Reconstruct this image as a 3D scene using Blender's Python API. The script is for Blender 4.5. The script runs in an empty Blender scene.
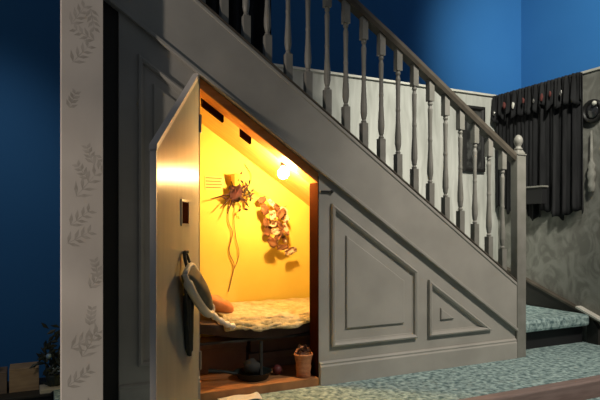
import bpy, bmesh, math, random
from mathutils import Vector, Matrix, noise
random.seed(7)
S = bpy.context.scene; C = S.collection
S.view_settings.view_transform = 'Standard'; S.view_settings.look = 'None'
S.view_settings.gamma = 1; S.view_settings.use_curve_mapping = False
S.view_settings.exposure = 0.0
PI = math.pi

# ------------------------------------------------------------------ camera
HC = .75; D = 2.34
cd = bpy.data.cameras.new('camera'); cam = bpy.data.objects.new('camera', cd); C.objects.link(cam)
cd.sensor_width = 36; cd.lens = 36*555/600; cd.clip_start = .02
cd.shift_y = (228-200)/600
fwd = Vector((.438, .899, 0)).normalized()
cam.location = (0, -D, HC)
cam.rotation_euler = fwd.to_track_quat('-Z', 'Y').to_euler()
S.camera = cam

# ------------------------------------------------------------------ materials
def mat(name, col, rough=.6, **kw):
    m = bpy.data.materials.new(name); m.use_nodes = True
    nt = m.node_tree; b = nt.nodes['Principled BSDF']
    b.inputs['Base Color'].default_value = (*col, 1); b.inputs['Roughness'].default_value = rough
    b.inputs['Specular IOR Level'].default_value = kw.get('spec', .4)
    b.inputs['Metallic'].default_value = kw.get('metal', 0)
    c2 = kw.get('c2')
    if c2 or kw.get('bump'):
        tc = nt.nodes.new('ShaderNodeTexCoord'); mp = nt.nodes.new('ShaderNodeMapping')
        mp.inputs['Scale'].default_value = kw.get('scale', (1, 1, 1))
        nz = nt.nodes.new('ShaderNodeTexNoise')
        nz.inputs['Scale'].default_value = kw.get('ns', 8); nz.inputs['Detail'].default_value = kw.get('detail', 5)
        nz.inputs['Distortion'].default_value = kw.get('dist', 0)
        nt.links.new(tc.outputs['Object'], mp.inputs[0]); nt.links.new(mp.outputs[0], nz.inputs['Vector'])
    if c2:
        cr = nt.nodes.new('ShaderNodeValToRGB')
        lo, hi = kw.get('ramp', (.35, .65))
        cr.color_ramp.elements[0].position = lo; cr.color_ramp.elements[1].position = hi
        cr.color_ramp.elements[0].color = (*col, 1); cr.color_ramp.elements[1].color = (*c2, 1)
        nt.links.new(nz.outputs['Fac'], cr.inputs[0]); nt.links.new(cr.outputs[0], b.inputs['Base Color'])
    if kw.get('bump'):
        bp = nt.nodes.new('ShaderNodeBump'); bp.inputs['Strength'].default_value = kw['bump']
        bp.inputs['Distance'].default_value = kw.get('bdist', .01)
        nt.links.new(nz.outputs['Fac'], bp.inputs['Height']); nt.links.new(bp.outputs[0], b.inputs['Normal'])
    if kw.get('aniso'):
        b.inputs['Anisotropic'].default_value = kw['aniso']
        b.inputs['Anisotropic Rotation'].default_value = kw.get('arot', 0)
        tg = nt.nodes.new('ShaderNodeTangent'); tg.direction_type = 'RADIAL'; tg.axis = 'Z'
        nt.links.new(tg.outputs[0], b.inputs['Tangent'])
    if kw.get('emit'):
        b.inputs['Emission Color'].default_value = (*kw['ecol'], 1); b.inputs['Emission Strength'].default_value = kw['emit']
    return m
M = {}
M['paint'] = mat('grey_paint', (.34, .325, .285), .55, c2=(.40, .38, .335), ns=5, bump=.15, bdist=.002)
M['paint_dark'] = mat('dark_grey_paint', (.075, .07, .058), .6, c2=(.10, .092, .075), ns=7)
M['baluster'] = mat('baluster_paint', (.21, .205, .175), .5, c2=(.26, .25, .22), ns=14)
M['rail'] = mat('rail_paint', (.065, .054, .04), .5, c2=(.10, .085, .065), ns=12)
M['door'] = mat('door_paint', (.27, .285, .27), .34, spec=.8, c2=(.32, .335, .31), ns=6, scale=(4, 4, .4), aniso=.85)
M['door_edge'] = mat('door_edge_paint', (.62, .57, .52), .5)
M['blue'] = mat('blue_wall_paint', (.035, .175, .39), .8, c2=(.04, .19, .41), ns=1.2)
M['paper'] = mat('beige_wallpaper', (.50, .455, .40), .8, c2=(.56, .515, .455), ns=7, scale=(1, 1, .6))
M['leaf_print'] = mat('leaf_print', (.33, .30, .255), .8, c2=(.45, .41, .36), ns=25)
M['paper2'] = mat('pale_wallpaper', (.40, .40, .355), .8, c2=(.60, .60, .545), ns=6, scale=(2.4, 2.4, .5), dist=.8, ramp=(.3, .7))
M['paper3'] = mat('scroll_wallpaper', (.19, .185, .16), .8, c2=(.29, .285, .25), ns=7, scale=(1, 1, .8), dist=2.2, ramp=(.4, .6))  # side wall paper kept darker: its dim lighting is put into the colour
M['plaster'] = mat('cupboard_plaster', (.72, .56, .09), .75, c2=(.80, .63, .12), ns=3, bump=.2, bdist=.004)
M['beam'] = mat('red_brown_beam', (.46, .15, .03), .5, c2=(.58, .23, .06), ns=6, scale=(2, 10, 8))
M['ceilwood'] = mat('yellow_board', (.62, .38, .09), .6, c2=(.74, .48, .14), ns=5, scale=(1, 12, 1))
M['floorwood'] = mat('orange_floorboard', (.26, .11, .04), .6, c2=(.42, .20, .08), ns=6, scale=(2, 14, 1))
M['nosing'] = mat('brown_nosing', (.22, .16, .14), .5, c2=(.29, .215, .19), ns=8, scale=(1, 8, 8))
M['carpet'] = mat('teal_carpet', (.10, .165, .17), .95, spec=.1, c2=(.46, .60, .57), ns=38, detail=6, dist=.4, ramp=(.35, .68), bump=.8, bdist=.01)
M['black'] = mat('black_paint', (.012, .012, .013), .6)
M['darkfloor'] = mat('dark_floor', (.03, .03, .035), .8, c2=(.045, .045, .05), ns=5)
M['curtain'] = mat('black_curtain', (.013, .013, .014), .9, spec=.15, c2=(.024, .024, .025), ns=9, scale=(1, 6, .5))
M['cream'] = mat('cream_blanket', (.46, .36, .17), .95, spec=.1, c2=(.64, .54, .30), ns=30, bump=1, bdist=.012)
M['mattress'] = mat('dark_mattress', (.05, .035, .03), .9, c2=(.09, .06, .05), ns=10)
M['orange'] = mat('orange_cloth', (.62, .20, .05), .85, c2=(.75, .30, .10), ns=14, bump=.6, bdist=.01)
M['twig'] = mat('dark_twig', (.03, .011, .006), .7, c2=(.07, .025, .01), ns=20)
M['maroon'] = mat('maroon_leaves', (.02, .005, .006), .8, c2=(.05, .010, .012), ns=20)
M['straw'] = mat('straw_yellow', (.6, .36, .05), .8)
M['green'] = mat('dull_green', (.03, .04, .01), .7)
M['paper_cut'] = mat('cream_card', (.60, .48, .32), .8, c2=(.16, .06, .02), ns=45, ramp=(.48, .56))  # brown blotches put the shadows among the cut-outs into the colour
M['brown_card'] = mat('brown_card', (.10, .035, .01), .8, c2=(.22, .10, .04), ns=30)
M['cord'] = mat('brown_cord', (.25, .13, .04), .7)
M['ink'] = mat('brown_ink', (.15, .09, .02), .8)
M['note'] = mat('yellowed_paper', (.72, .55, .15), .8)
M['canvas'] = mat('olive_canvas', (.13, .12, .08), .8, c2=(.20, .18, .12), ns=20)
M['whitetrim'] = mat('off_white_trim', (.62, .60, .52), .5, c2=(.72, .70, .62), ns=10)
M['blackcloth'] = mat('dark_cloth', (.025, .027, .025), .85, c2=(.045, .045, .04), ns=12)
M['slot'] = mat('dark_slot', (.02, .006, .002), 1, spec=0)
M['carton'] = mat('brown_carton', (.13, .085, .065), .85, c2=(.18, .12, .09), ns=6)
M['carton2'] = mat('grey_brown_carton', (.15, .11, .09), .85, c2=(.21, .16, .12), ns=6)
M['pan'] = mat('dark_pan_metal', (.02, .028, .026), .45, metal=.3)
M['redball'] = mat('dark_red_leather', (.10, .02, .02), .5)
M['basket'] = mat('copper_brown_wicker', (.34, .13, .055), .6, c2=(.50, .22, .10), ns=20, scale=(1, 1, 3), bump=.6)
M['sheet'] = mat('white_paper', (.78, .77, .72), .8)
M['crate'] = mat('crate_wood', (.32, .22, .13), .7, c2=(.42, .30, .18), ns=5, scale=(2, 2, 12))
M['board'] = mat('pale_board', (.50, .46, .36), .6)
M['plantdark'] = mat('dark_foliage', (.012, .02, .02), .5, c2=(.03, .04, .035), ns=18)
M['bluegrey'] = mat('blue_glint_tone', (.20, .32, .45), .2, spec=.8)
M['metal'] = mat('dull_metal', (.30, .29, .27), .3, metal=.9)
M['glassdark'] = mat('dark_glass', (.03, .03, .032), .12, spec=.9)
M['picture'] = mat('dark_picture', (.015, .015, .014), .6, c2=(.07, .07, .065), ns=14, ramp=(.45, .6))
M['frame'] = mat('black_frame', (.02, .019, .018), .45)
M['bulb'] = mat('bulb_glow', (1, .8, .5), .3, emit=900, ecol=(1, .62, .24))
M['red'] = mat('dull_red_cloth', (.12, .03, .025), .8)
M['shadowgap'] = mat('dark_panel', (.03, .028, .024), .7)

# ------------------------------------------------------------------ mesh helpers
def obj(name, bm, m, parent=None, smooth=False, bevel=0, **p):
    me = bpy.data.meshes.new(name)
    bmesh.ops.recalc_face_normals(bm, faces=bm.faces)
    bm.to_mesh(me); bm.free()
    for mm in (m if isinstance(m, (list, tuple)) else [m]): me.materials.append(mm)
    if smooth: me.shade_smooth()
    o = bpy.data.objects.new(name, me); C.objects.link(o)
    if parent: o.parent = parent
    if bevel:
        b = o.modifiers.new('bevel', 'BEVEL'); b.width = bevel; b.segments = 2; b.limit_method = 'ANGLE'
    for k, v in p.items(): o[k] = v
    return o
def thing(name, label, cat, loc=(0, 0, 0), group=None):
    o = bpy.data.objects.new(name, None); C.objects.link(o); o.location = loc; o.empty_display_size = .05
    o['label'] = label; o['category'] = cat
    if group: o['group'] = group
    return o
def box(bm, a, b, mi=0):
    vs = [bm.verts.new((x, y, z)) for x in (a[0], b[0]) for y in (a[1], b[1]) for z in (a[2], b[2])]
    for f in ((0, 1, 3, 2), (4, 6, 7, 5), (0, 4, 5, 1), (2, 3, 7, 6), (0, 2, 6, 4), (1, 5, 7, 3)):
        bm.faces.new([vs[i] for i in f]).material_index = mi
    return bm
def prism(bm, pts, a, b, axis='y', mi=0):
    """polygon extruded; axis y: pts are (x,z); axis x: pts are (y,z); axis z: pts are (x,y)"""
    def mk(p, t): return {'y': (p[0], t, p[1]), 'x': (t, p[0], p[1]), 'z': (p[0], p[1], t)}[axis]
    A = [bm.verts.new(mk(p, a)) for p in pts]; B = [bm.verts.new(mk(p, b)) for p in pts]
    n = len(pts); bm.faces.new(A).material_index = mi; bm.faces.new(B[::-1]).material_index = mi
    for i in range(n): bm.faces.new((A[i], A[(i+1) % n], B[(i+1) % n], B[i])).material_index = mi
    return bm
def lathe(bm, prof, c=(0, 0, 0), n=14, rot=None, mi=0):
    rings = []
    for r, z in prof:
        ring = []
        for k in range(n):
            v = Vector((r*math.cos(2*PI*k/n), r*math.sin(2*PI*k/n), z))
            if rot: v = rot @ v
            ring.append(bm.verts.new(v+Vector(c)))
        rings.append(ring)
    for a, b in zip(rings, rings[1:]):
        for k in range(n): bm.faces.new((a[k], a[(k+1) % n], b[(k+1) % n], b[k])).material_index = mi
    bm.faces.new(rings[0][::-1]).material_index = mi; bm.faces.new(rings[-1]).material_index = mi
    return bm
def tube(bm, pts, r, n=8, mi=0, sq=None):
    pts = [Vector(p) for p in pts]; rings = []; rr = r if isinstance(r, (list, tuple)) else [r]*len(pts)
    up = Vector((0, 0, 1))
    for i, p in enumerate(pts):
        t = (pts[min(i+1, len(pts)-1)]-pts[max(i-1, 0)]).normalized()
        u = t.cross(up if abs(t.z) < .95 else Vector((0, 1, 0))).normalized(); w = t.cross(u)
        rings.append([bm.verts.new(p+(u*math.cos(2*PI*k/n)*(sq or 1)+w*math.sin(2*PI*k/n))*rr[i]) for k in range(n)])
    for a, b in zip(rings, rings[1:]):
        for k in range(n): bm.faces.new((a[k], a[(k+1) % n], b[(k+1) % n], b[k])).material_index = mi
    bm.faces.new(rings[0][::-1]); bm.faces.new(rings[-1])
    return bm
def curve(pts, n=24):
    P = [Vector(p) for p in pts]; P = [P[0]*2-P[1]]+P+[P[-1]*2-P[-2]]; out = []
    segs = len(P)-3
    for s in range(segs):
        p0, p1, p2, p3 = P[s:s+4]; k = max(2, n//segs)
        for i in range(k):
            t = i/k
            out.append(.5*((2*p1)+(-p0+p2)*t+(2*p0-5*p1+4*p2-p3)*t*t+(-p0+3*p1-3*p2+p3)*t**3))
    out.append(P[-2]); return out
def offset(pts, d):
    """inset a convex polygon (counter-clockwise) by d"""
    n = len(pts); out = []
    for i in range(n):
        p0, p1, p2 = Vector(pts[i-1]), Vector(pts[i]), Vector(pts[(i+1) % n])
        e1 = (p1-p0).normalized(); e2 = (p2-p1).normalized()
        n1 = Vector((-e1.y, e1.x)); n2 = Vector((-e2.y, e2.x))
        b = (n1+n2); b /= b.dot(n1)
        out.append(tuple(p1+b*d))
    return out
def loop_frame(bm, pts, prof):
    """moulding run round a polygon in the XZ plane; prof = list of (inset, y)"""
    rings = [[bm.verts.new((p[0], y, p[1])) for p in offset(pts, d)] for d, y in prof]
    for a, b in zip(rings, rings[1:]):
        for i in range(len(pts)): bm.faces.new((a[i], a[(i+1) % len(pts)], b[(i+1) % len(pts)], b[i]))
    return rings

SB = lambda x: 1.619-.6696*(x-.341)      # lower edge of the stair string
ST = lambda x: 1.713-.687*(x-.669)       # upper edge of the stair string

# ------------------------------------------------------------------ the setting
def struct(name, bm, m, **k): return obj(name, bm, m, kind='structure', **k)
struct('floor', box(bmesh.new(), (.10, -.46, -.70), (3.31, 1.0, 0)), M['carpet'])
struct('floor', box(bmesh.new(), (-3.2, -4.5, -.76), (5.4, 2.6, -.70)), M['darkfloor'])
struct('floor', box(bmesh.new(), (.10, -2.0, -.70), (5.3, -.60, -.05)), M['carpet'])
struct('floor', box(bmesh.new(), (.33, .035, .0), (2.3, .47, .035)), M['floorwood'])
struct('trim_1', box(bmesh.new(), (.10, -.525, -.138), (3.6, -.46, .002)), M['nosing'], bevel=.008)
struct('wall_back', box(bmesh.new(), (-3.2, 2.5, -.70), (5.4, 2.6, 4.2)), M['blue'])
struct('wall_right', box(bmesh.new(), (5.32, -4.5, -.70), (5.42, 2.5, 4.2)), M['blue'])
bm = box(bmesh.new(), (.66, .90, 0), (3.31, .95, 1.775))
struct('wall_stair', bm, M['paper2'])
struct('trim_2', box(bmesh.new(), (.66, .885, 1.775), (3.31, .95, 1.79)), M['whitetrim'])
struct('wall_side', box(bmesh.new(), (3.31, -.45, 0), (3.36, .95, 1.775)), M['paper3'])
struct('trim_3', box(bmesh.new(), (3.30, -.45, 1.775), (3.36, .95, 1.79)), M['whitetrim'])
# wallpapered wall end on the left, with printed sprigs
bm = box(bmesh.new(), (.106, -.12, -.70), (.25, -.02, 3.2))
SY = [0]
def sprig(cx, cz, L, ang, n=5, s=1.0):
    d = Vector((math.cos(ang), math.sin(ang))); q = Vector((-d.y, d.x))
    def quad(p, a, l, w):
        e = Vector((math.cos(a), math.sin(a))); f = Vector((-e.y, e.x))
        P = [p, p+e*l*.45+f*w, p+e*l, p+e*l*.45-f*w]
        P = [Vector((min(max(v.x, .103), .247), v.y)) for v in P]
        if (P[1]-P[3]).length < .002 or (P[2]-P[0]).length < .004: return
        SY[0] += 1
        try: bm.faces.new([bm.verts.new((v.x, -.1202-.000001*SY[0], v.y)) for v in P]).material_index = 1
        except Exception: pass
    c = Vector((cx, cz))
    quad(c, ang, L, .0012)
    for i in range(n):
        p = c+d*L*(i+.3)/n
        for sd in (-1, 1): quad(p, ang+sd*(.65+.2*random.random()), L*(.44-.04*i)*s, .0062)
for (px, pz, L, a) in ((.135, 1.50, .07, 1.0), (.205, 1.58, .06, -1.4), (.14, 1.36, .07, .9), (.225, 1.455, .06, 2.7), (.13, 1.19, .05, 1.2),
                       (.215, .99, .05, 1.9), (.15, .86, .09, .9), (.13, .755, .07, .7), (.20, .93, .05, 2.2), (.12, .69, .07, .5),
                       (.215, 1.03, .06, -.9), (.20, .52, .06, .9), (.235, .56, .05, 1.8), (.13, .30, .08, .5), (.17, .26, .09, 1.0), (.12, .16, .07, .6),
                       (.20, .38, .05, 1.4), (.12, 1.75, .07, 1.0), (.2, 1.85, .06, 2), (.14, .02, .07, .8)):
    sprig(px, pz, L*1.5, a, 4, 1.0)
struct('wall_left', bm, [M['paper'], M['leaf_print']])
# sloping skirting on the side wall, recess shade put into its dark colour
bm = prism(bmesh.new(), [(.90, .19), (.90, .475), (.07, .17), (.02, .10), (.02, .0), (.10, .0), (.10, .19)], 3.275, 3.31, 'x')
struct('baseboard_right', bm, M['shadowgap'])
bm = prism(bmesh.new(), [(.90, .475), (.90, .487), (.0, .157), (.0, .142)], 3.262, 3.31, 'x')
struct('trim_4', bm, M['rail'])  # dark run of the cap, the shadow along it put into the colour
struct('trim_4', box(bmesh.new(), (3.255, -.002, .150), (3.31, .16, .152)) and prism(bmesh.new(), [(.17, .220), (.17, .232), (-.02, .160), (-.02, .148)], 3.256, 3.3105, 'x'), M['whitetrim'])  # pale front end, the lit stretch of the cap put into the colour
# cupboard inside
struct('wall_inner', prism(bmesh.new(), [(.33, 0), (2.45, 0), (2.45, SB(2.45)), (.33, SB(.33))], .47, .49), M['plaster'])
struct('wall_inner', prism(bmesh.new(), [(.31, 0), (.33, 0), (.33, SB(.33)), (.31, SB(.31))], .036, .49), M['plaster'])
struct('ceiling', prism(bmesh.new(), [(.33, SB(.33)-.018), (2.45, SB(2.45)-.018), (2.45, SB(2.45)), (.33, SB(.33))], .036, .47), M['ceilwood'])

# ------------------------------------------------------------------ staircase
st = thing('staircase', 'grey painted staircase with turned balusters, panelled side and an open cupboard below', 'staircase')
WY0, WY1 = 0, .035
# panelled side below the string, left and right of the opening
def part(name, bm, m, parent=st, **k): return obj(name, bm, m, parent, **k)
bm = prism(bmesh.new(), [(.325, 0), (.66, 0), (.66, SB(.66)), (.325, SB(.325))], WY0, WY1)
lp = part('side_panel', bm, M['paint'])
bm = prism(bmesh.new(), [(1.24, 0), (2.523, 0), (2.523, SB(2.523)), (1.24, SB(1.24))], WY0, WY1)
rp = part('side_panel', bm, M['paint'])
BEAD = [(0, 0), (.001, -.018), (.009, -.022), (.018, -.016), (.022, -.002), (.026, -.002), (.028, .0)]
FIELD = [(0, -.0005), (.002, -.010), (.006, -.012), (.012, -.012)]
def panel(pts, inset, parent):
    bm = bmesh.new(); loop_frame(bm, pts, BEAD); obj('moulding', bm, M['paint'], parent)
    if inset:
        ip = offset(pts, inset); bm = bmesh.new(); r = loop_frame(bm, ip, FIELD); bm.faces.new(r[-1])
        obj('raised_field', bm, M['paint'], parent)
panel([(1.305, .178), (1.815, .178), (1.815, .525), (1.305, .868)], .082, rp)
panel([(1.89, .178), (2.335, .178), (1.89, .478)], .082, rp)
panel([(.40, .182), (.62, .182), (.62, 1.315), (.40, 1.462)], .06, lp)
# skirting with a moulded top
for x0, x1 in ((.325, .658), (1.242, 2.523)):
    bm = prism(bmesh.new(), [(0, 0), (-.016, 0), (-.016, .088), (-.011, .096), (-.013, .104), (-.006, .112), (0, .112)], x0, x1, 'x')
    part('skirting', bm, M['paint'])
# door jambs
part('jamb', box(bmesh.new(), (1.236, .002, .036), (1.24, .09, SB(1.24)-.02)), M['slot'])
# string: sloping board with bead at the bottom and cap at the top
X0, X1 = -.25, 2.524
part('string_board', prism(bmesh.new(), [(X0, SB(X0)), (X1, SB(X1)), (X1, ST(X1)), (X0, ST(X0))], -.012, .045), M['paint'])
def slope_run(name, zf, d0, d1, y0, y1, m, x0=X0, x1=X1):
    return part(name, prism(bmesh.new(), [(x0, zf(x0)+d0), (x1, zf(x1)+d0), (x1, zf(x1)+d1), (x0, zf(x0)+d1)], y0, y1), m, bevel=.004)
slope_run('string_bead', SB, -.004, .016, -.026, -.008, M['paint'])
slope_run('string_cap', ST, 0, .012, -.018, .075, M['rail'])
slope_run('string_fillet', ST, -.022, -.002, -.017, -.008, M['paint'])
# red-brown carriage timber seen above the opening
slope_run('carriage_timber', SB, -.052, -.002, .004, .092, M['beam'], .45, 2.3)
for xa, xb in ((.70, .80), (.885, .935)):
    part('slot_block', prism(bmesh.new(), [(xa, SB(xa)-.076), (xb, SB(xb)-.076), (xb, SB(xb)-.019), (xa, SB(xa)-.019)], .10, .125), M['slot'])
# steps
k = 0
while True:
    xa = 2.5-.24*k; z = .355+.165*k
    if xa < .8: break
    bm = box(bmesh.new(), (xa-.24, .047, z-.025), (xa+.02, .885, z)); box(bm, (xa-.02, .047, z-.165), (xa, .885, z-.025))
    part('step', bm, M['carpet']); k += 1
# landing step with an overhanging carpet edge
bm = box(bmesh.new(), (2.64, .07, .115), (3.27, .885, .19)); part('landing_step', bm, M['carpet'], bevel=.02)
part('step_plinth', box(bmesh.new(), (2.66, .13, 0), (3.27, .88, .115)), M['black'])  # black toe recess: shadow under the overhang put into the colour
part('step_end', box(bmesh.new(), (2.52, .10, .0), (2.64, .885, .19)), M['carpet'])
# dark post between wallpapered end and panelling, shade of the gap as colour
struct('trim_5', box(bmesh.new(), (.25, .02, 0), (.325, .10, 3.2)), M['shadowgap'])
# newel
nx, ny = 2.560, .010
bm = bmesh.new()
box(bm, (nx-.035, ny-.026, 0), (nx+.035, ny+.026, 1.17))
def sq(bm, h0, r0, h1, r1):
    a = [bm.verts.new((nx+sx*r0, ny+sy*r0*.85, h0)) for sx, sy in ((-1, -1), (1, -1), (1, 1), (-1, 1))]
    b = [bm.verts.new((nx+sx*r1, ny+sy*r1*.85, h1)) for sx, sy in ((-1, -1), (1, -1), (1, 1), (-1, 1))]
    for i in range(4): bm.faces.new((a[i], a[(i+1) % 4], b[(i+1) % 4], b[i]))
    bm.faces.new(a); bm.faces.new(b)
sq(bm, 1.17, .036, 1.18, .036); sq(bm, 1.18, .033, 1.205, .018)
nw = part('newel_post', bm, M['baluster'], bevel=.004)
bm = lathe(bmesh.new(), [(.012, 1.195), (.022, 1.205), (.024, 1.212), (.015, 1.220), (.015, 1.228), (.022, 1.240), (.026, 1.255), (.024, 1.270), (.016, 1.284), (.006, 1.292)], (nx, ny, 0), 20)
obj('finial', bm, M['baluster'], nw, smooth=True)
# handrail
rail_pts = [(-.25, 2.90), (1.437, 1.888), (1.72, 1.712), (2.22, 1.386), (2.545, 1.176)]
def rail_z(x):
    for a, b in zip(rail_pts, rail_pts[1:]):
        if x <= b[0]: return a[1]+(b[1]-a[1])*(x-a[0])/(b[0]-a[0])
    return rail_pts[-1][1]
bm = bmesh.new(); prof = [(-.026, -.042), (-.033, -.024), (-.030, -.004), (-.012, .0), (.012, .0), (.030, -.004), (.033, -.024), (.026, -.042)]
rings = [[bm.verts.new((x, .022+y, z+dz*1.2)) for y, dz in prof] for x, z in rail_pts]
for a, b in zip(rings, rings[1:]):
    for i in range(8): bm.faces.new((a[i], a[(i+1) % 8], b[(i+1) % 8], b[i]))
bm.faces.new(rings[0]); bm.faces.new(rings[-1])
part('handrail', bm, M['rail'])
# balusters: one mesh, copied and stretched only in its plain upper block
def baluster(x):
    zb = ST(x)+.008; zt = rail_z(x)-.042; L = zt-zb; bm = bmesh.new(); w = .0165; y = .022
    hb = .13; ht = .11
    prism(bm, [(x-w, zb-.016), (x+w, zb-.016), (x+w, zb+hb), (x-w, zb+hb)], y-w, y+w)
    prism(bm, [(x-w, zt-ht), (x+w, zt-ht), (x+w, zt+.008), (x-w, zt+.008)], y-w, y+w)
    m = L-hb-ht
    pr = [(.011, 0), (.014, .02), (.009, .04), (.012, .055), (.0165, .12), (.0165, .2), (.012, .38), (.0105, .5), (.0125, .53), (.0105, .56), (.011, .75), (.013, .9), (.0085, .94), (.0135, .965), (.011, 1)]
    lathe(bm, [(r, zb+hb+t*m) for r, t in pr], (x, y, 0), 12)
    return bm
k = 0
while 2.447-.1045*k > .1:
    part('baluster', baluster(2.447-.1045*k), M['baluster']); k += 1
# latch on the stile
bm = lathe(bmesh.new(), [(.004, 0), (.005, .055), (.008, .056), (.008, .066), (.003, .07)], (1.245, -.008, .925), 10, Matrix.Rotation(PI/2, 3, 'Y'))
part('latch_bolt', bm, M['frame'])

# cupboard door, hinged on the left jamb and swung wide open
ang = math.radians(-120)
dw, dt = .556, .02
dr = obj('cupboard_door', prism(bmesh.new(), [(0, .012), (dw, .012), (dw, 1.006), (0, 1.398)], -.0, -dt), M['door'], st, bevel=.003)
dr['label'] = 'grey panelled cupboard door with a slanted top, standing open'
dr.location = (.655, -.004, 0); dr.rotation_euler = (0, 0, ang)
# in door space: x along the width from the hinge, +y is the face that looks into the cupboard
bm = prism(bmesh.new(), [(0, 1.398), (dw+.006, 1.004), (dw+.006, 1.026), (0, 1.418)], .003, -dt-.003); obj('top_capping', bm, M['door_edge'], dr)
bm = box(bmesh.new(), (dw, -dt-.001, .012), (dw+.006, .001, 1.01)); obj('edge_strip', bm, M['door_edge'], dr)
LX, LZ = .27, .80
obj('latch_slot', box(bmesh.new(), (.18, -.001, .768), (.268, .003, .850)), M['slot'], dr, label='dark rectangular slot in the door')
obj('slot_frame', loop_frame(bm := bmesh.new(), [(.17, .758), (.278, .758), (.278, .86), (.17, .86)], [(0, 0), (.0, .004), (.008, .005), (.008, .0)]) and bm, M['door'], dr)
for z in (.14, 1.16):
    obj('hinge', lathe(bmesh.new(), [(.006, z), (.008, z+.003), (.008, z+.077), (.006, z+.08)], (-.006, .002, 0), 8), M['metal'], dr)
DM = Matrix.Translation((.655, -.004, 0)) @ Matrix.Rotation(ang, 4, 'Z')
def DW(x, y, z): return DM @ Vector((x, y, z-.035))

# hanging canvas bag on the door
bag = thing('hanging_bag', 'slim olive canvas bag with an off-white rim hanging on the open cupboard door', 'bag', DW(.25, .03, .69))
inv = Matrix.Translation(-bag.location)
def bobj(name, bm, m, **k):
    bmesh.ops.transform(bm, matrix=inv @ DM @ Matrix.Translation((.0, 0, -.035)), verts=bm.verts); return obj(name, bm, m, bag, **k)
rim = curve([(.345, .035, .615), (.30, .045, .555), (.20, .055, .485), (.10, .06, .435), (.035, .06, .43), (.05, .06, .475), (.12, .05, .55), (.20, .045, .61), (.275, .04, .645), (.345, .035, .615)], 45)
bobj('rim', tube(bmesh.new(), rim[:-1]+[rim[0]], [.010+.008*(1 if 2 < i < 24 else 0) for i in range(len(rim))], 8), M['whitetrim'], smooth=True, label='off-white padded rim')
bm = bmesh.new(); n = len(rim)-1
cen = Vector((.19, .05, .54)); prev = None
for s, dy in ((1, 0), (.8, .018), (.45, .03), (.1, .035)):
    ring = [bm.verts.new(cen+(Vector(p)-cen)*s+Vector((0, dy, 0))) for p in rim[:-1]]
    if prev:
        for i in range(n): bm.faces.new((prev[i], prev[(i+1) % n], ring[(i+1) % n], ring[i]))
    prev = ring
bm.faces.new(prev)
prev = None
for s, dy in ((1, 0), (.9, -.02), (.6, -.035)):
    ring = [bm.verts.new(cen+(Vector(p)-cen)*s+Vector((0, dy, 0))) for p in rim[:-1]]
    if prev:
        for i in range(n): bm.faces.new((prev[i], prev[(i+1) % n], ring[(i+1) % n], ring[i]))
    prev = ring
bm.faces.new(prev)
bobj('pouch', bm, M['canvas'], smooth=True)
bobj('strap', tube(bmesh.new(), curve([(.30, .035, .62), (.285, .02, .665), (.26, .012, .695), (.24, .02, .665), (.235, .035, .62)], 20), .005, 6, sq=1.4), M['blackcloth'])
peg = bobj('peg', tube(bmesh.new(), [(.26, -.003, .690), (.26, .028, .694)], .006, 8), M['metal'])

# dark sheet added for the shadow on the door below the bag
cl = bmesh.new(); cols = 14; rows = 16; G = []
for j in range(rows+1):
    t = j/rows; row = []
    for i in range(cols+1):
        u = i/cols; w = .075*(1-.6*t)
        x = .30-.10*t+(-u)*w*1.6+.02; z = .56-.24*t-.04*math.sin(u*3)
        row.append(cl.verts.new(DW(x, .012+.01*math.sin(u*14+t*2)+.012*(1-t), z)))
    G.append(row)
for j in range(rows):
    for i in range(cols): cl.faces.new((G[j][i], G[j][i+1], G[j+1][i+1], G[j+1][i]))
o = obj('bag_shadow', cl, M['blackcloth'], smooth=True, label='dark sheet standing for the shadow on the open door below the olive bag', category='cloth')
so = o.modifiers.new('thickness', 'SOLIDIFY'); so.thickness = .004

# bulb at the cupboard ceiling
B = Vector((1.105, .115, 1.022))
bl = thing('hanging_bulb', 'glowing bare bulb under the sloping cupboard ceiling', 'light bulb', B)
obj('glass_bulb', lathe(bmesh.new(), [(.004, -.034), (.017, -.030), (.027, -.016), (.027, -.002), (.018, .012), (.010, .022), (.007, .026)], n=16), M['bulb'], bl, smooth=True)
obj('socket', lathe(bmesh.new(), [(.010, .026), (.013, .028), (.013, .045), (.006, .052)], n=12), M['frame'], bl)
ztop = SB(B.x)-.018-B.z
obj('cord', lathe(bmesh.new(), [(.0025, .05), (.0025, ztop)], n=6), M['cord'], bl)

# bed: dark mattress on a plank, blanket falling over the front
bed = thing('cot_bed', 'low cot with a dark mattress filling the cupboard', 'bed', (1.1, .4, .035))
def loc(bm, o): bmesh.ops.translate(bm, verts=bm.verts, vec=-o.location); return bm
def grid(f, nx_, ny_, bm=None):
    bm = bm or bmesh.new(); G = [[bm.verts.new(f(i/nx_, j/ny_)) for i in range(nx_+1)] for j in range(ny_+1)]
    for j in range(ny_):
        for i in range(nx_): bm.faces.new((G[j][i], G[j][i+1], G[j+1][i+1], G[j+1][i]))
    return bm
sag = lambda x: .045*((x-1.06)/.36)**2
bm = bmesh.new(); A = []
for i in range(25):
    x = .68+1.12*i/24; s = min(sag(x), .055)
    A.append([bm.verts.new(v) for v in ((x, .12, .225+s), (x, .46, .225+s), (x, .46, .325), (x, .12, .285+s*.6))])
for a, b in zip(A, A[1:]):
    for i in range(4): bm.faces.new((a[i], a[(i+1) % 4], b[(i+1) % 4], b[i]))
bm.faces.new(A[0]); bm.faces.new(A[-1])
obj('mattress', loc(bm, bed), M['mattress'], bed)
bm = bmesh.new(); box(bm, (.68, .13, .214), (1.82, .145, .224)); box(bm, (.68, .44, .205), (1.82, .455, .224))
obj('side_rail', loc(bm, bed), M['blackcloth'], bed)
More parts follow.
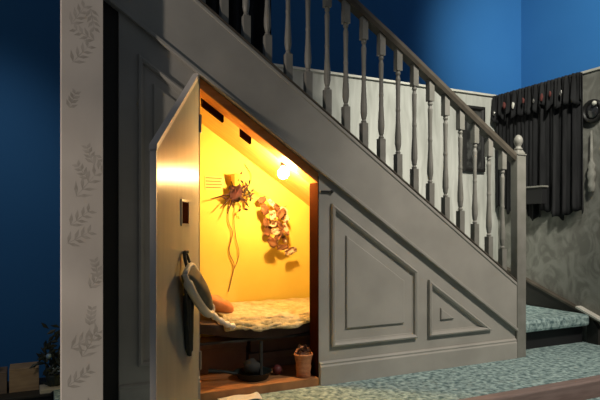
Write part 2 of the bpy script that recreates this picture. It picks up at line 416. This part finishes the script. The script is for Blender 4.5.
for x, y in ((1.0, .14), (.70, .44), (1.78, .16), (1.78, .44)):
    obj('leg', loc(lathe(bmesh.new(), [(.009, .036), (.009, .206)], (x, y, 0), 8), bed), M['blackcloth'], bed)
def blanket(u, v):
    x = .80+1.0*u; s = min(sag(x), .05)
    nn = noise.noise(Vector((x*14, v*9, 3)))*.007+noise.noise(Vector((x*45, v*25, 1)))*.005
    if v < .62: y = .46-(.46-.13)*v/.62; z = .345+(-.030+s*.9)*(v/.62)**1.5
    else:
        t = (v-.62)/.38; y = .13-.035*math.sin(t*PI/2)-nn; z = .315+s*.9-.046*t+.006*math.sin(x*37)*t
    return Vector((x, y, z+nn))
bm = grid(blanket, 90, 40)
o = obj('blanket', bm, M['cream'], smooth=True, label='cream fleecy blanket spread over the cot and drooping over its front', category='blanket')
so = o.modifiers.new('thickness', 'SOLIDIFY'); so.thickness = .012; so.offset = 1
def pillow(bm, c, sx, sy, sz, rot=0, tilt=0, seed=0, n=18):
    R_ = Matrix.Rotation(rot, 3, 'Z') @ Matrix.Rotation(tilt, 3, 'Y')
    for side in (1, -1):
        def f(u, v):
            a, b = u*2-1, v*2-1
            h = (max(0, 1-a**4)*max(0, 1-b**4))**.5
            nn = noise.noise(Vector((a*2.3+seed, b*2.3, side)))*.3*h
            return R_ @ Vector((a*sx*(1-.12*b*b), b*sy*(1-.12*a*a), side*sz*h*(1+nn)))+Vector(c)
        grid(f, n, n, bm)
    bmesh.ops.remove_doubles(bm, verts=bm.verts, dist=.0015)
    return bm
obj('pillow', pillow(bmesh.new(), (.80, .27, .385), .082, .11, .035, .2, .45, 3), M['orange'], smooth=True, label='orange pillow at the head of the cot beside the door', category='pillow')
pts = curve([(.685, .05, .425), (.715, .06, .385), (.755, .065, .345), (.80, .07, .315), (.84, .075, .298)], 20)
obj('folded_sheet', tube(bmesh.new(), pts, [.010+.007*math.sin(i*.9)**2 for i in range(len(pts))], 8, sq=1.3), M['whitetrim'], smooth=True, label='off-white rolled sheet edge at the head of the cot, in front of the orange pillow', category='sheet')

# things hanging on the yellow wall (wall face at y = .70)
bq = thing('twig_bunch', 'dark maroon bunch of dried twigs with a yellow top, hanging on the yellow wall', 'dried bunch', (.974, .43, .935))
def blob(bm, c, r, seed, sub=2, amp=.45, f=2.2, sc=(1, 1, 1), mi=0):
    tmp = bmesh.new(); bmesh.ops.create_icosphere(tmp, subdivisions=sub, radius=1)
    idx = {}
    for v in tmp.verts:
        k = 1+amp*noise.noise(v.co*f+Vector((seed, seed*2, 0)))
        idx[v.index] = bm.verts.new(Vector((v.co.x*sc[0], v.co.y*sc[1], v.co.z*sc[2]))*r*k+Vector(c))
    for fc in tmp.faces: bm.faces.new([idx[v.index] for v in fc.verts]).material_index = mi
    tmp.free(); return bm
def leafy(bm, c, R_, n, ln, w, seed, sc=(1, .35, 1)):
    rnd = random.Random(seed)
    for i in range(n):
        p = Vector((rnd.gauss(0, 1)*sc[0], rnd.gauss(0, 1)*sc[1], rnd.gauss(0, 1)*sc[2]))*R_*.5+Vector(c)
        d = Vector((rnd.uniform(-1, 1), rnd.uniform(-.4, .2), rnd.uniform(-1, 1))).normalized()
        q = d.cross(Vector((rnd.uniform(-1, 1), -1, rnd.uniform(-1, 1)))).normalized(); up = d.cross(q)*w*.5
        a, b, e, g = p, p+d*ln*.5+q*w+up, p+d*ln, p+d*ln*.5-q*w+up
        lo = [bm.verts.new(v) for v in (a, b, e, g)]; hi = [bm.verts.new(v+up*.3) for v in (a, b, e, g)]
        bm.faces.new(lo); bm.faces.new(hi[::-1])
        for k in range(4): bm.faces.new((lo[k], lo[(k+1) % 4], hi[(k+1) % 4], hi[k]))
    return bm
bm = blob(bmesh.new(), (0, 0, 0), .038, 5, amp=.7, sc=(1, .6, 1.25)); leafy(bm, (.005, 0, 0), .07, 46, .032, .007, 4)
obj('dried_leaves', bm, M['maroon'], bq)
obj('green_leaves', leafy(bmesh.new(), (.055, 0, .005), .045, 22, .035, .006, 9), M['green'], bq, label='dull green leaves')
obj('yellow_top', lathe(bmesh.new(), [(.012, .035), (.022, .055), (.032, .095), (.026, .097), (.01, .06)], n=9), M['straw'], bq, label='yellow straw top')
for e in ((-.135, 0, -.035), (-.09, -.01, -.085), (-.05, -.01, -.11), (.09, -.02, -.03), (.075, 0, -.075)):
    obj('twig', tube(bmesh.new(), [(0, 0, 0), (e[0]*.5, e[1]*.5-.005, e[2]*.45), e], [.005, .004, .0025], 6), M['twig'], bq)
gl = thing('card_garland', 'cluster of curled cream and brown card cut-outs strung on the yellow wall under the bulb', 'garland', (1.185, .43, .895))
rnd = random.Random(21)
obj('string', tube(bmesh.new(), curve([(-.10, .03, .06), (-.05, .0, .03), (0, -.01, .0), (.05, 0, -.03), (.10, .03, -.02)], 16), .0022, 6), M['cord'], gl)
for i in range(20):
    r = i//4; cx = -.055+.036*(i % 4)+rnd.uniform(-.012, .012)+.008*r; cz = .0-.055*r+rnd.uniform(-.015, .015)-.012*(i % 4)
    a = rnd.uniform(0, PI); w = rnd.uniform(.014, .024); l = rnd.uniform(.022, .038); cv = rnd.uniform(.3, .9); y0 = rnd.uniform(-.03, .015)
    def f(u, v):
        X_ = (u-.5)*2*w*(1-.35*abs(v*2-1)); Z_ = (v-.5)*2*l; Y_ = -cv*(X_*X_+Z_*Z_*.6)*18+.004*math.sin(9*u+7*v)
        return Vector((cx+X_*math.cos(a)-Z_*math.sin(a), y0+Y_, cz+X_*math.sin(a)+Z_*math.cos(a)))
    o = obj('cut_out', grid(f, 6, 6), M['paper_cut'] if i % 2 else M['brown_card'], gl, smooth=True)
    so = o.modifiers.new('thickness', 'SOLIDIFY'); so.thickness = .002
pts = curve([(0.952, 0.462, 0.916), (0.943, 0.460, 0.796), (0.966, 0.460, 0.722), (0.947, 0.460, 0.630), (0.975, 0.460, 0.556), (0.961, 0.460, 0.482), (0.943, 0.460, 0.413)], 40)
obj('cable', tube(bmesh.new(), pts, .0028, 6), M['cord'], label='thin brown cord trailing down the yellow wall below the twig bunch', category='cord')
pts = curve([(0.989, 0.462, 0.916), (0.975, 0.460, 0.824), (0.984, 0.460, 0.704), (1.003, 0.460, 0.611), (0.970, 0.460, 0.519)], 30)
obj('cable', tube(bmesh.new(), pts, .002, 6), M['cord'], label='shorter, finer cord beside the long cord under the twig bunch', category='cord')
pts = curve([(1.035, 0.462, 1.092), (1.072, 0.455, 1.027), (1.044, 0.460, 0.953), (1.016, 0.455, 0.889)], 24)
obj('cable', tube(bmesh.new(), pts, .0022, 6), M['cord'], label='loose cord hanging from the ceiling edge between twig bunch and garland', category='cord')
nt_ = bmesh.new(); box(nt_, (.818, .467, .949), (.924, .4695, 1.022))
for i in range(4): box(nt_, (.824, .4655, .959+.0165*i), (.904+.006*(i % 2), .467, .9640+.0165*i), 1)
obj('paper_note', nt_, [M['note'], M['ink']], label='small yellowed note with faint lines on the yellow wall left of the twig bunch', category='note')

# under the bed
def carton(name, a, b, m, label):
    t = thing(name, label, 'box', ((a[0]+b[0])/2, (a[1]+b[1])/2, a[2]))
    obj('body', loc(box(bmesh.new(), a, (b[0], b[1], b[2]-.02)), t), m, t, bevel=.003)
    obj('lid', loc(box(bmesh.new(), (a[0]-.004, a[1]-.004, b[2]-.035), (b[0]+.004, b[1]+.004, b[2])), t), m, t, bevel=.003)
    return t
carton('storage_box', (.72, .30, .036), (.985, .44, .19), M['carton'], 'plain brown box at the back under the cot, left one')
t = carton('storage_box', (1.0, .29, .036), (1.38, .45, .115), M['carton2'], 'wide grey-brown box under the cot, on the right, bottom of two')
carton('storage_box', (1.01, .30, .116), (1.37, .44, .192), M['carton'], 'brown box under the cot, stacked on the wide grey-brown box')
pn = thing('frying_pan', 'dark pan with a long handle lying on the floorboards under the cot', 'pan', (.955, .13, .036))
bm = lathe(bmesh.new(), [(.062, 0), (.072, .004), (.088, .034), (.091, .036), (.084, .032), (.068, .009), (.01, .008)], n=24)
obj('bowl', bm, M['pan'], pn, smooth=True)
obj('handle', tube(bmesh.new(), [(-.08, .0, .03), (-.14, .01, .045), (-.21, .03, .05)], [.008, .007, .011], 8), M['pan'], pn)
bm = blob(bmesh.new(), (.965, .16, .082), .045, 8, amp=.5, sc=(1.1, .8, .8)); obj('crumpled_cloth', bm, M['blackcloth'], smooth=True, label='small black crumpled cloth heaped in the dark pan', category='cloth')
bt = thing('ball', 'small dark red ball on the floorboards between pan and basket', 'ball', (1.085, .14, .036))
obj('ball_skin', blob(bmesh.new(), (0, 0, .024), .024, 1, sub=3, amp=.06), M['redball'], bt, smooth=True)
bk = thing('basket', 'copper-brown wicker basket standing at the right side of the cupboard opening', 'basket', (1.185, .055, .036))
obj('wicker_body', lathe(bmesh.new(), [(.030, 0), (.036, .004), (.034, .02), (.038, .05), (.036, .06), (.043, .098), (.047, .104), (.046, .112), (.040, .108), (.033, .06), (.028, .012)], n=20), M['basket'], bk, smooth=True)
obj('handle', tube(bmesh.new(), curve([(-.043, 0, .10), (-.035, .005, .125), (0, .01, .14), (.035, .005, .125), (.043, 0, .10)], 16), .004, 6), M['basket'], bk)
bm = leafy(bmesh.new(), (0, 0, .125), .045, 16, .03, .007, 33); blob(bm, (0, 0, .095), .028, 3)
obj('dried_stems', bm, M['twig'], bk)

# white sheet on the carpet by the threshold
def sh(u, v):
    p = Vector((.735, -.01, 0)).lerp(Vector((.915, -.012, 0)), u); q = Vector((.72, -.14, 0)).lerp(Vector((.905, -.11, 0)), u)
    w = p.lerp(q, v); w.z = .006+.012*math.sin(u*4+v*2)**2*u+.004*v; return w
o = obj('paper_sheet', grid(sh, 16, 10), M['sheet'], smooth=True, label='white crumpled sheet of paper on the carpet at the cupboard threshold', category='paper')
so = o.modifiers.new('thickness', 'SOLIDIFY'); so.thickness = .0015
struct('trim_6', box(bmesh.new(), (.66, -.004, 0), (1.24, .034, .037)), M['floorwood'])

# ------------------------------------------------------------------ behind the stairs
pf = thing('picture_frame', 'narrow dark framed picture on the pale wall seen between the balusters', 'picture', (3.05, .895, 1.43))
x0, x1, z0, z1 = -.105, .105, -.25, .25
bm = bmesh.new(); loop_frame(bm, [(x0, z0), (x1, z0), (x1, z1), (x0, z1)], [(0, .004), (0, -.018), (.02, -.022), (.032, -.010), (.034, -.004)])
obj('frame', bm, M['frame'], pf)
obj('print', box(bmesh.new(), (x0+.03, -.006, z0+.03), (x1-.03, .003, z1-.03)), M['picture'], pf)
# curtain on the side wall: folds run down, ragged gathered head
cu = thing('curtain', 'black gathered curtain hanging on the side wall behind the newel post', 'curtain', (3.27, .52, 1.76))
def cur(u, v):
    y = .125+.745*u
    amp = .022 if u < .52 else .007
    x = 3.262+amp*math.sin(u*58+math.sin(u*9)*1.3)*(.4+.6*v)+.006*math.sin(u*131)
    zt = 1.768+.006*math.sin(u*47)+.004*math.sin(u*91); zb = .842+.03*math.sin(u*21)+(.05 if u > .6 else 0)+.012*math.sin(u*80)
    return Vector((x, y, zt+(zb-zt)*v))-cu.location
o = obj('drape', grid(cur, 150, 24), M['curtain'], cu, smooth=True)
so = o.modifiers.new('thickness', 'SOLIDIFY'); so.thickness = .005; so.offset = 0
def head(u, v):
    y = .12+.755*u
    x = 3.235+.018*math.sin(u*75)*(v+.2)+.008*math.sin(u*170)
    zb = 1.60-.03*abs(math.sin(u*24))-.02*math.sin(u*61)
    return Vector((x, y, 1.772+(zb-1.772)*v))-cu.location
o = obj('pelmet', grid(head, 130, 8), M['curtain'], cu, smooth=True)
so = o.modifiers.new('thickness', 'SOLIDIFY'); so.thickness = .004; so.offset = 0
for i, (y, z, m, r) in enumerate(((.245, 1.66, 'metal', .013), (.40, 1.66, 'red', .016), (.33, 1.67, 'red', .012), (.655, 1.655, 'whitetrim', .015), (.74, 1.67, 'red', .016), (.84, 1.63, 'metal', .012), (.56, 1.67, 'red', .013), (.47, 1.65, 'metal', .01))):
    bm = blob(bmesh.new(), (3.208-cu.location.x, y-.52, z-1.76), r, i, sc=(.5, .8, 1.7)); obj('tassel', bm, M[m], cu, smooth=True, label={'metal': 'dull metallic tassel', 'red': 'dull red tassel', 'whitetrim': 'off-white tassel'}[m])
sh_ = thing('wall_shelf', 'small grey ledge in front of the black curtain, just right of the newel post', 'shelf', (3.22, .50, 1.04))
obj('ledge', box(bmesh.new(), (-.05, -.14, -.008), (.01, .06, .004)), M['baluster'], sh_, bevel=.002)
obj('bracket', box(bmesh.new(), (-.04, -.13, -.12), (.005, .05, -.008)), M['black'], sh_)
# round wall ornament and slim turned post
ck = thing('wall_clock', 'round dark ornament with a bright glint on the side wall at the right edge', 'wall ornament', (3.308, .075, 1.51))
Rr = Matrix.Rotation(-PI/2, 3, 'Y')
obj('rim', lathe(bmesh.new(), [(.070, 0), (.078, .006), (.078, .018), (.068, .028), (.056, .024), (.052, .014)], rot=Rr, n=32), M['frame'], ck, smooth=True)
obj('glass', lathe(bmesh.new(), [(.052, .014), (.040, .022), (.02, .028), (.004, .030)], rot=Rr, n=28), M['glassdark'], ck, smooth=True)
obj('glint_bead', lathe(bmesh.new(), [(.004, .0), (.014, .006), (.016, .014), (.010, .022), (.002, .025)], (-.024, -.03, .045), rot=Rr, n=14), M['whitetrim'], ck, smooth=True, label='pale bead standing for a glint on the round ornament')  # white bead added as a painted highlight on the dark glass
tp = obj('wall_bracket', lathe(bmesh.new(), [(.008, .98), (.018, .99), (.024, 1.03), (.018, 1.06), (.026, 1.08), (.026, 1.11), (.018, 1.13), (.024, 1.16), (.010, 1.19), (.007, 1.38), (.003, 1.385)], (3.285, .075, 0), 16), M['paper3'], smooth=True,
         label='slim pale turned bracket fixed to the side wall below the round ornament', category='bracket')

dp = thing('stage_drape', 'tall black pleated drape behind the upper end of the stairs', 'drape', (1.1, 1.5, -.70))
def drp(u, v):
    x = .70+.94*u; return Vector((x-1.1, .035*math.sin(u*60+math.sin(u*11)), 4.3*v))
so = obj('pleated_cloth', grid(drp, 120, 3), M['curtain'], dp, smooth=True).modifiers.new('thickness', 'SOLIDIFY'); so.thickness = .005
obj('rail', tube(bmesh.new(), [(-.45, 0, 4.31), (.60, 0, 4.31)], .015, 8), M['black'], dp)
# ------------------------------------------------------------------ lower left corner
pl = thing('display_plinth', 'low black display plinth at the lower left, left of the wallpapered wall end', 'plinth', (-.15, .62, -.14))
obj('carcass', box(bmesh.new(), (-.40, -.14, -.56), (.24, .16, .112)), M['black'], pl, bevel=.004)
obj('top_panel', box(bmesh.new(), (-.41, -.15, .112), (.245, .17, .126)), M['shadowgap'], pl, bevel=.003)
def crate(loc_, w, d, h, label, m):
    t = thing('crate', label, 'crate', loc_)
    box_ = bmesh.new(); box(box_, (0, 0, 0), (w, d, .01)); obj('base', box_, m, t)
    for nm, a, b in (('front_panel', (0, 0, .01), (w, .01, h)), ('back_panel', (0, d-.01, .01), (w, d, h)), ('end_panel', (0, .01, .01), (.01, d-.01, h)), ('end_panel', (w-.01, .01, .01), (w, d-.01, h))):
        obj(nm, box(bmesh.new(), a, b), m, t, bevel=.002)
    obj('lid', box(bmesh.new(), (.0, .0, h), (w, d, h+.008)), m, t, bevel=.002)
    return t
crate((-.085, .56, -.014), .125, .12, .10, 'brown wooden crate standing on the low black plinth at the lower left', M['crate'])
crate((-.26, .56, -.014), .165, .12, .09, 'greyer crate at the far left edge, left of the brown crate', M['carton2'])
bd = obj('pale_board', box(bmesh.new(), (.042, .47, -.014), (.235, .57, .006)), M['board'], bevel=.003, label='pale board lying on the black plinth beside the wallpapered wall end', category='board')
pt = thing('potted_foliage', 'dark leafy plant in a glazed pot on the pale board beside the wallpapered wall end', 'plant', (.105, .53, .006))
obj('pot', lathe(bmesh.new(), [(.025, 0), (.032, .01), (.038, .05), (.036, .055), (.03, .05)], n=16), M['plantdark'], pt, smooth=True)
obj('leaves', leafy(bmesh.new(), (0, 0, .13), .11, 110, .05, .009, 12, (.8, .5, 1.2)), M['plantdark'], pt)
obj('stem', tube(bmesh.new(), [(0, 0, .03), (.004, 0, .1), (-.003, 0, .17)], .005, 6), M['plantdark'], pt)
obj('blue_glint', blob(bmesh.new(), (-.025, -.045, .15), .012, 2, sub=3, amp=.1), M['bluegrey'], pt, smooth=True, label='small pale blue ball standing for a glint on the foliage')  # pale blue bead added as a painted highlight among the leaves
obj('crumpled_cloth', blob(bmesh.new(), (-.155, .60, .105), .03, 6, amp=.6, sc=(1.1, .8, .8)), M['plantdark'], smooth=True, label='small dark crumpled cloth on the far left crate', category='cloth')

# ------------------------------------------------------------------ light
W = bpy.data.worlds.new('world'); S.world = W; W.use_nodes = True
W.node_tree.nodes['Background'].inputs[0].default_value = (.75, .85, 1, 1); W.node_tree.nodes['Background'].inputs[1].default_value = .09
def lamp(kind, name, loc_, target, power, col, size=.2, angle=40, blend=.6):
    ld = bpy.data.lights.new(name, kind); lo = bpy.data.objects.new(name, ld); C.objects.link(lo)
    lo.location = loc_; lo.rotation_euler = (Vector(target)-Vector(loc_)).to_track_quat('-Z', 'Y').to_euler()
    ld.energy = power; ld.color = col
    if kind == 'SPOT': ld.spot_size = math.radians(angle); ld.spot_blend = blend; ld.shadow_soft_size = size
    if kind == 'AREA': ld.size = size
    return lo
lamp('SPOT', 'key_spot', (2.7, -2.7, 3.6), (2.3, 0, .38), 560, (1, .91, .80), .2, 46, 1)
for zt, pw in ((.15, 420), (.85, 380), (1.55, 260)):
    lamp('SPOT', 'column_spot', (-3.0, -1.5, 1.7), (.13, -.12, zt), pw, (1, .87, .76), .05, 15, .9)
lamp('SPOT', 'back_wall_spot', (1.7, -1.8, 3.5), (2.8, .9, 1.3), 560, (1, .98, .86), .12, 40, .8)
lamp('SPOT', 'blue_wall_spot', (3.0, -1.4, 3.6), (5.5, 2.4, 2.6), 760, (.82, .94, 1), .15, 46, 1)
lamp('SPOT', 'blue_wall_spot', (-.5, .6, 3.4), (-.3, 2.5, .75), 62, (.9, .92, 1), .15, 45, 1)
lamp('SPOT', 'display_spot', (-.9, -.9, 1.9), (-.02, .56, .05), 26, (1, .9, .75), .05, 24, .8)
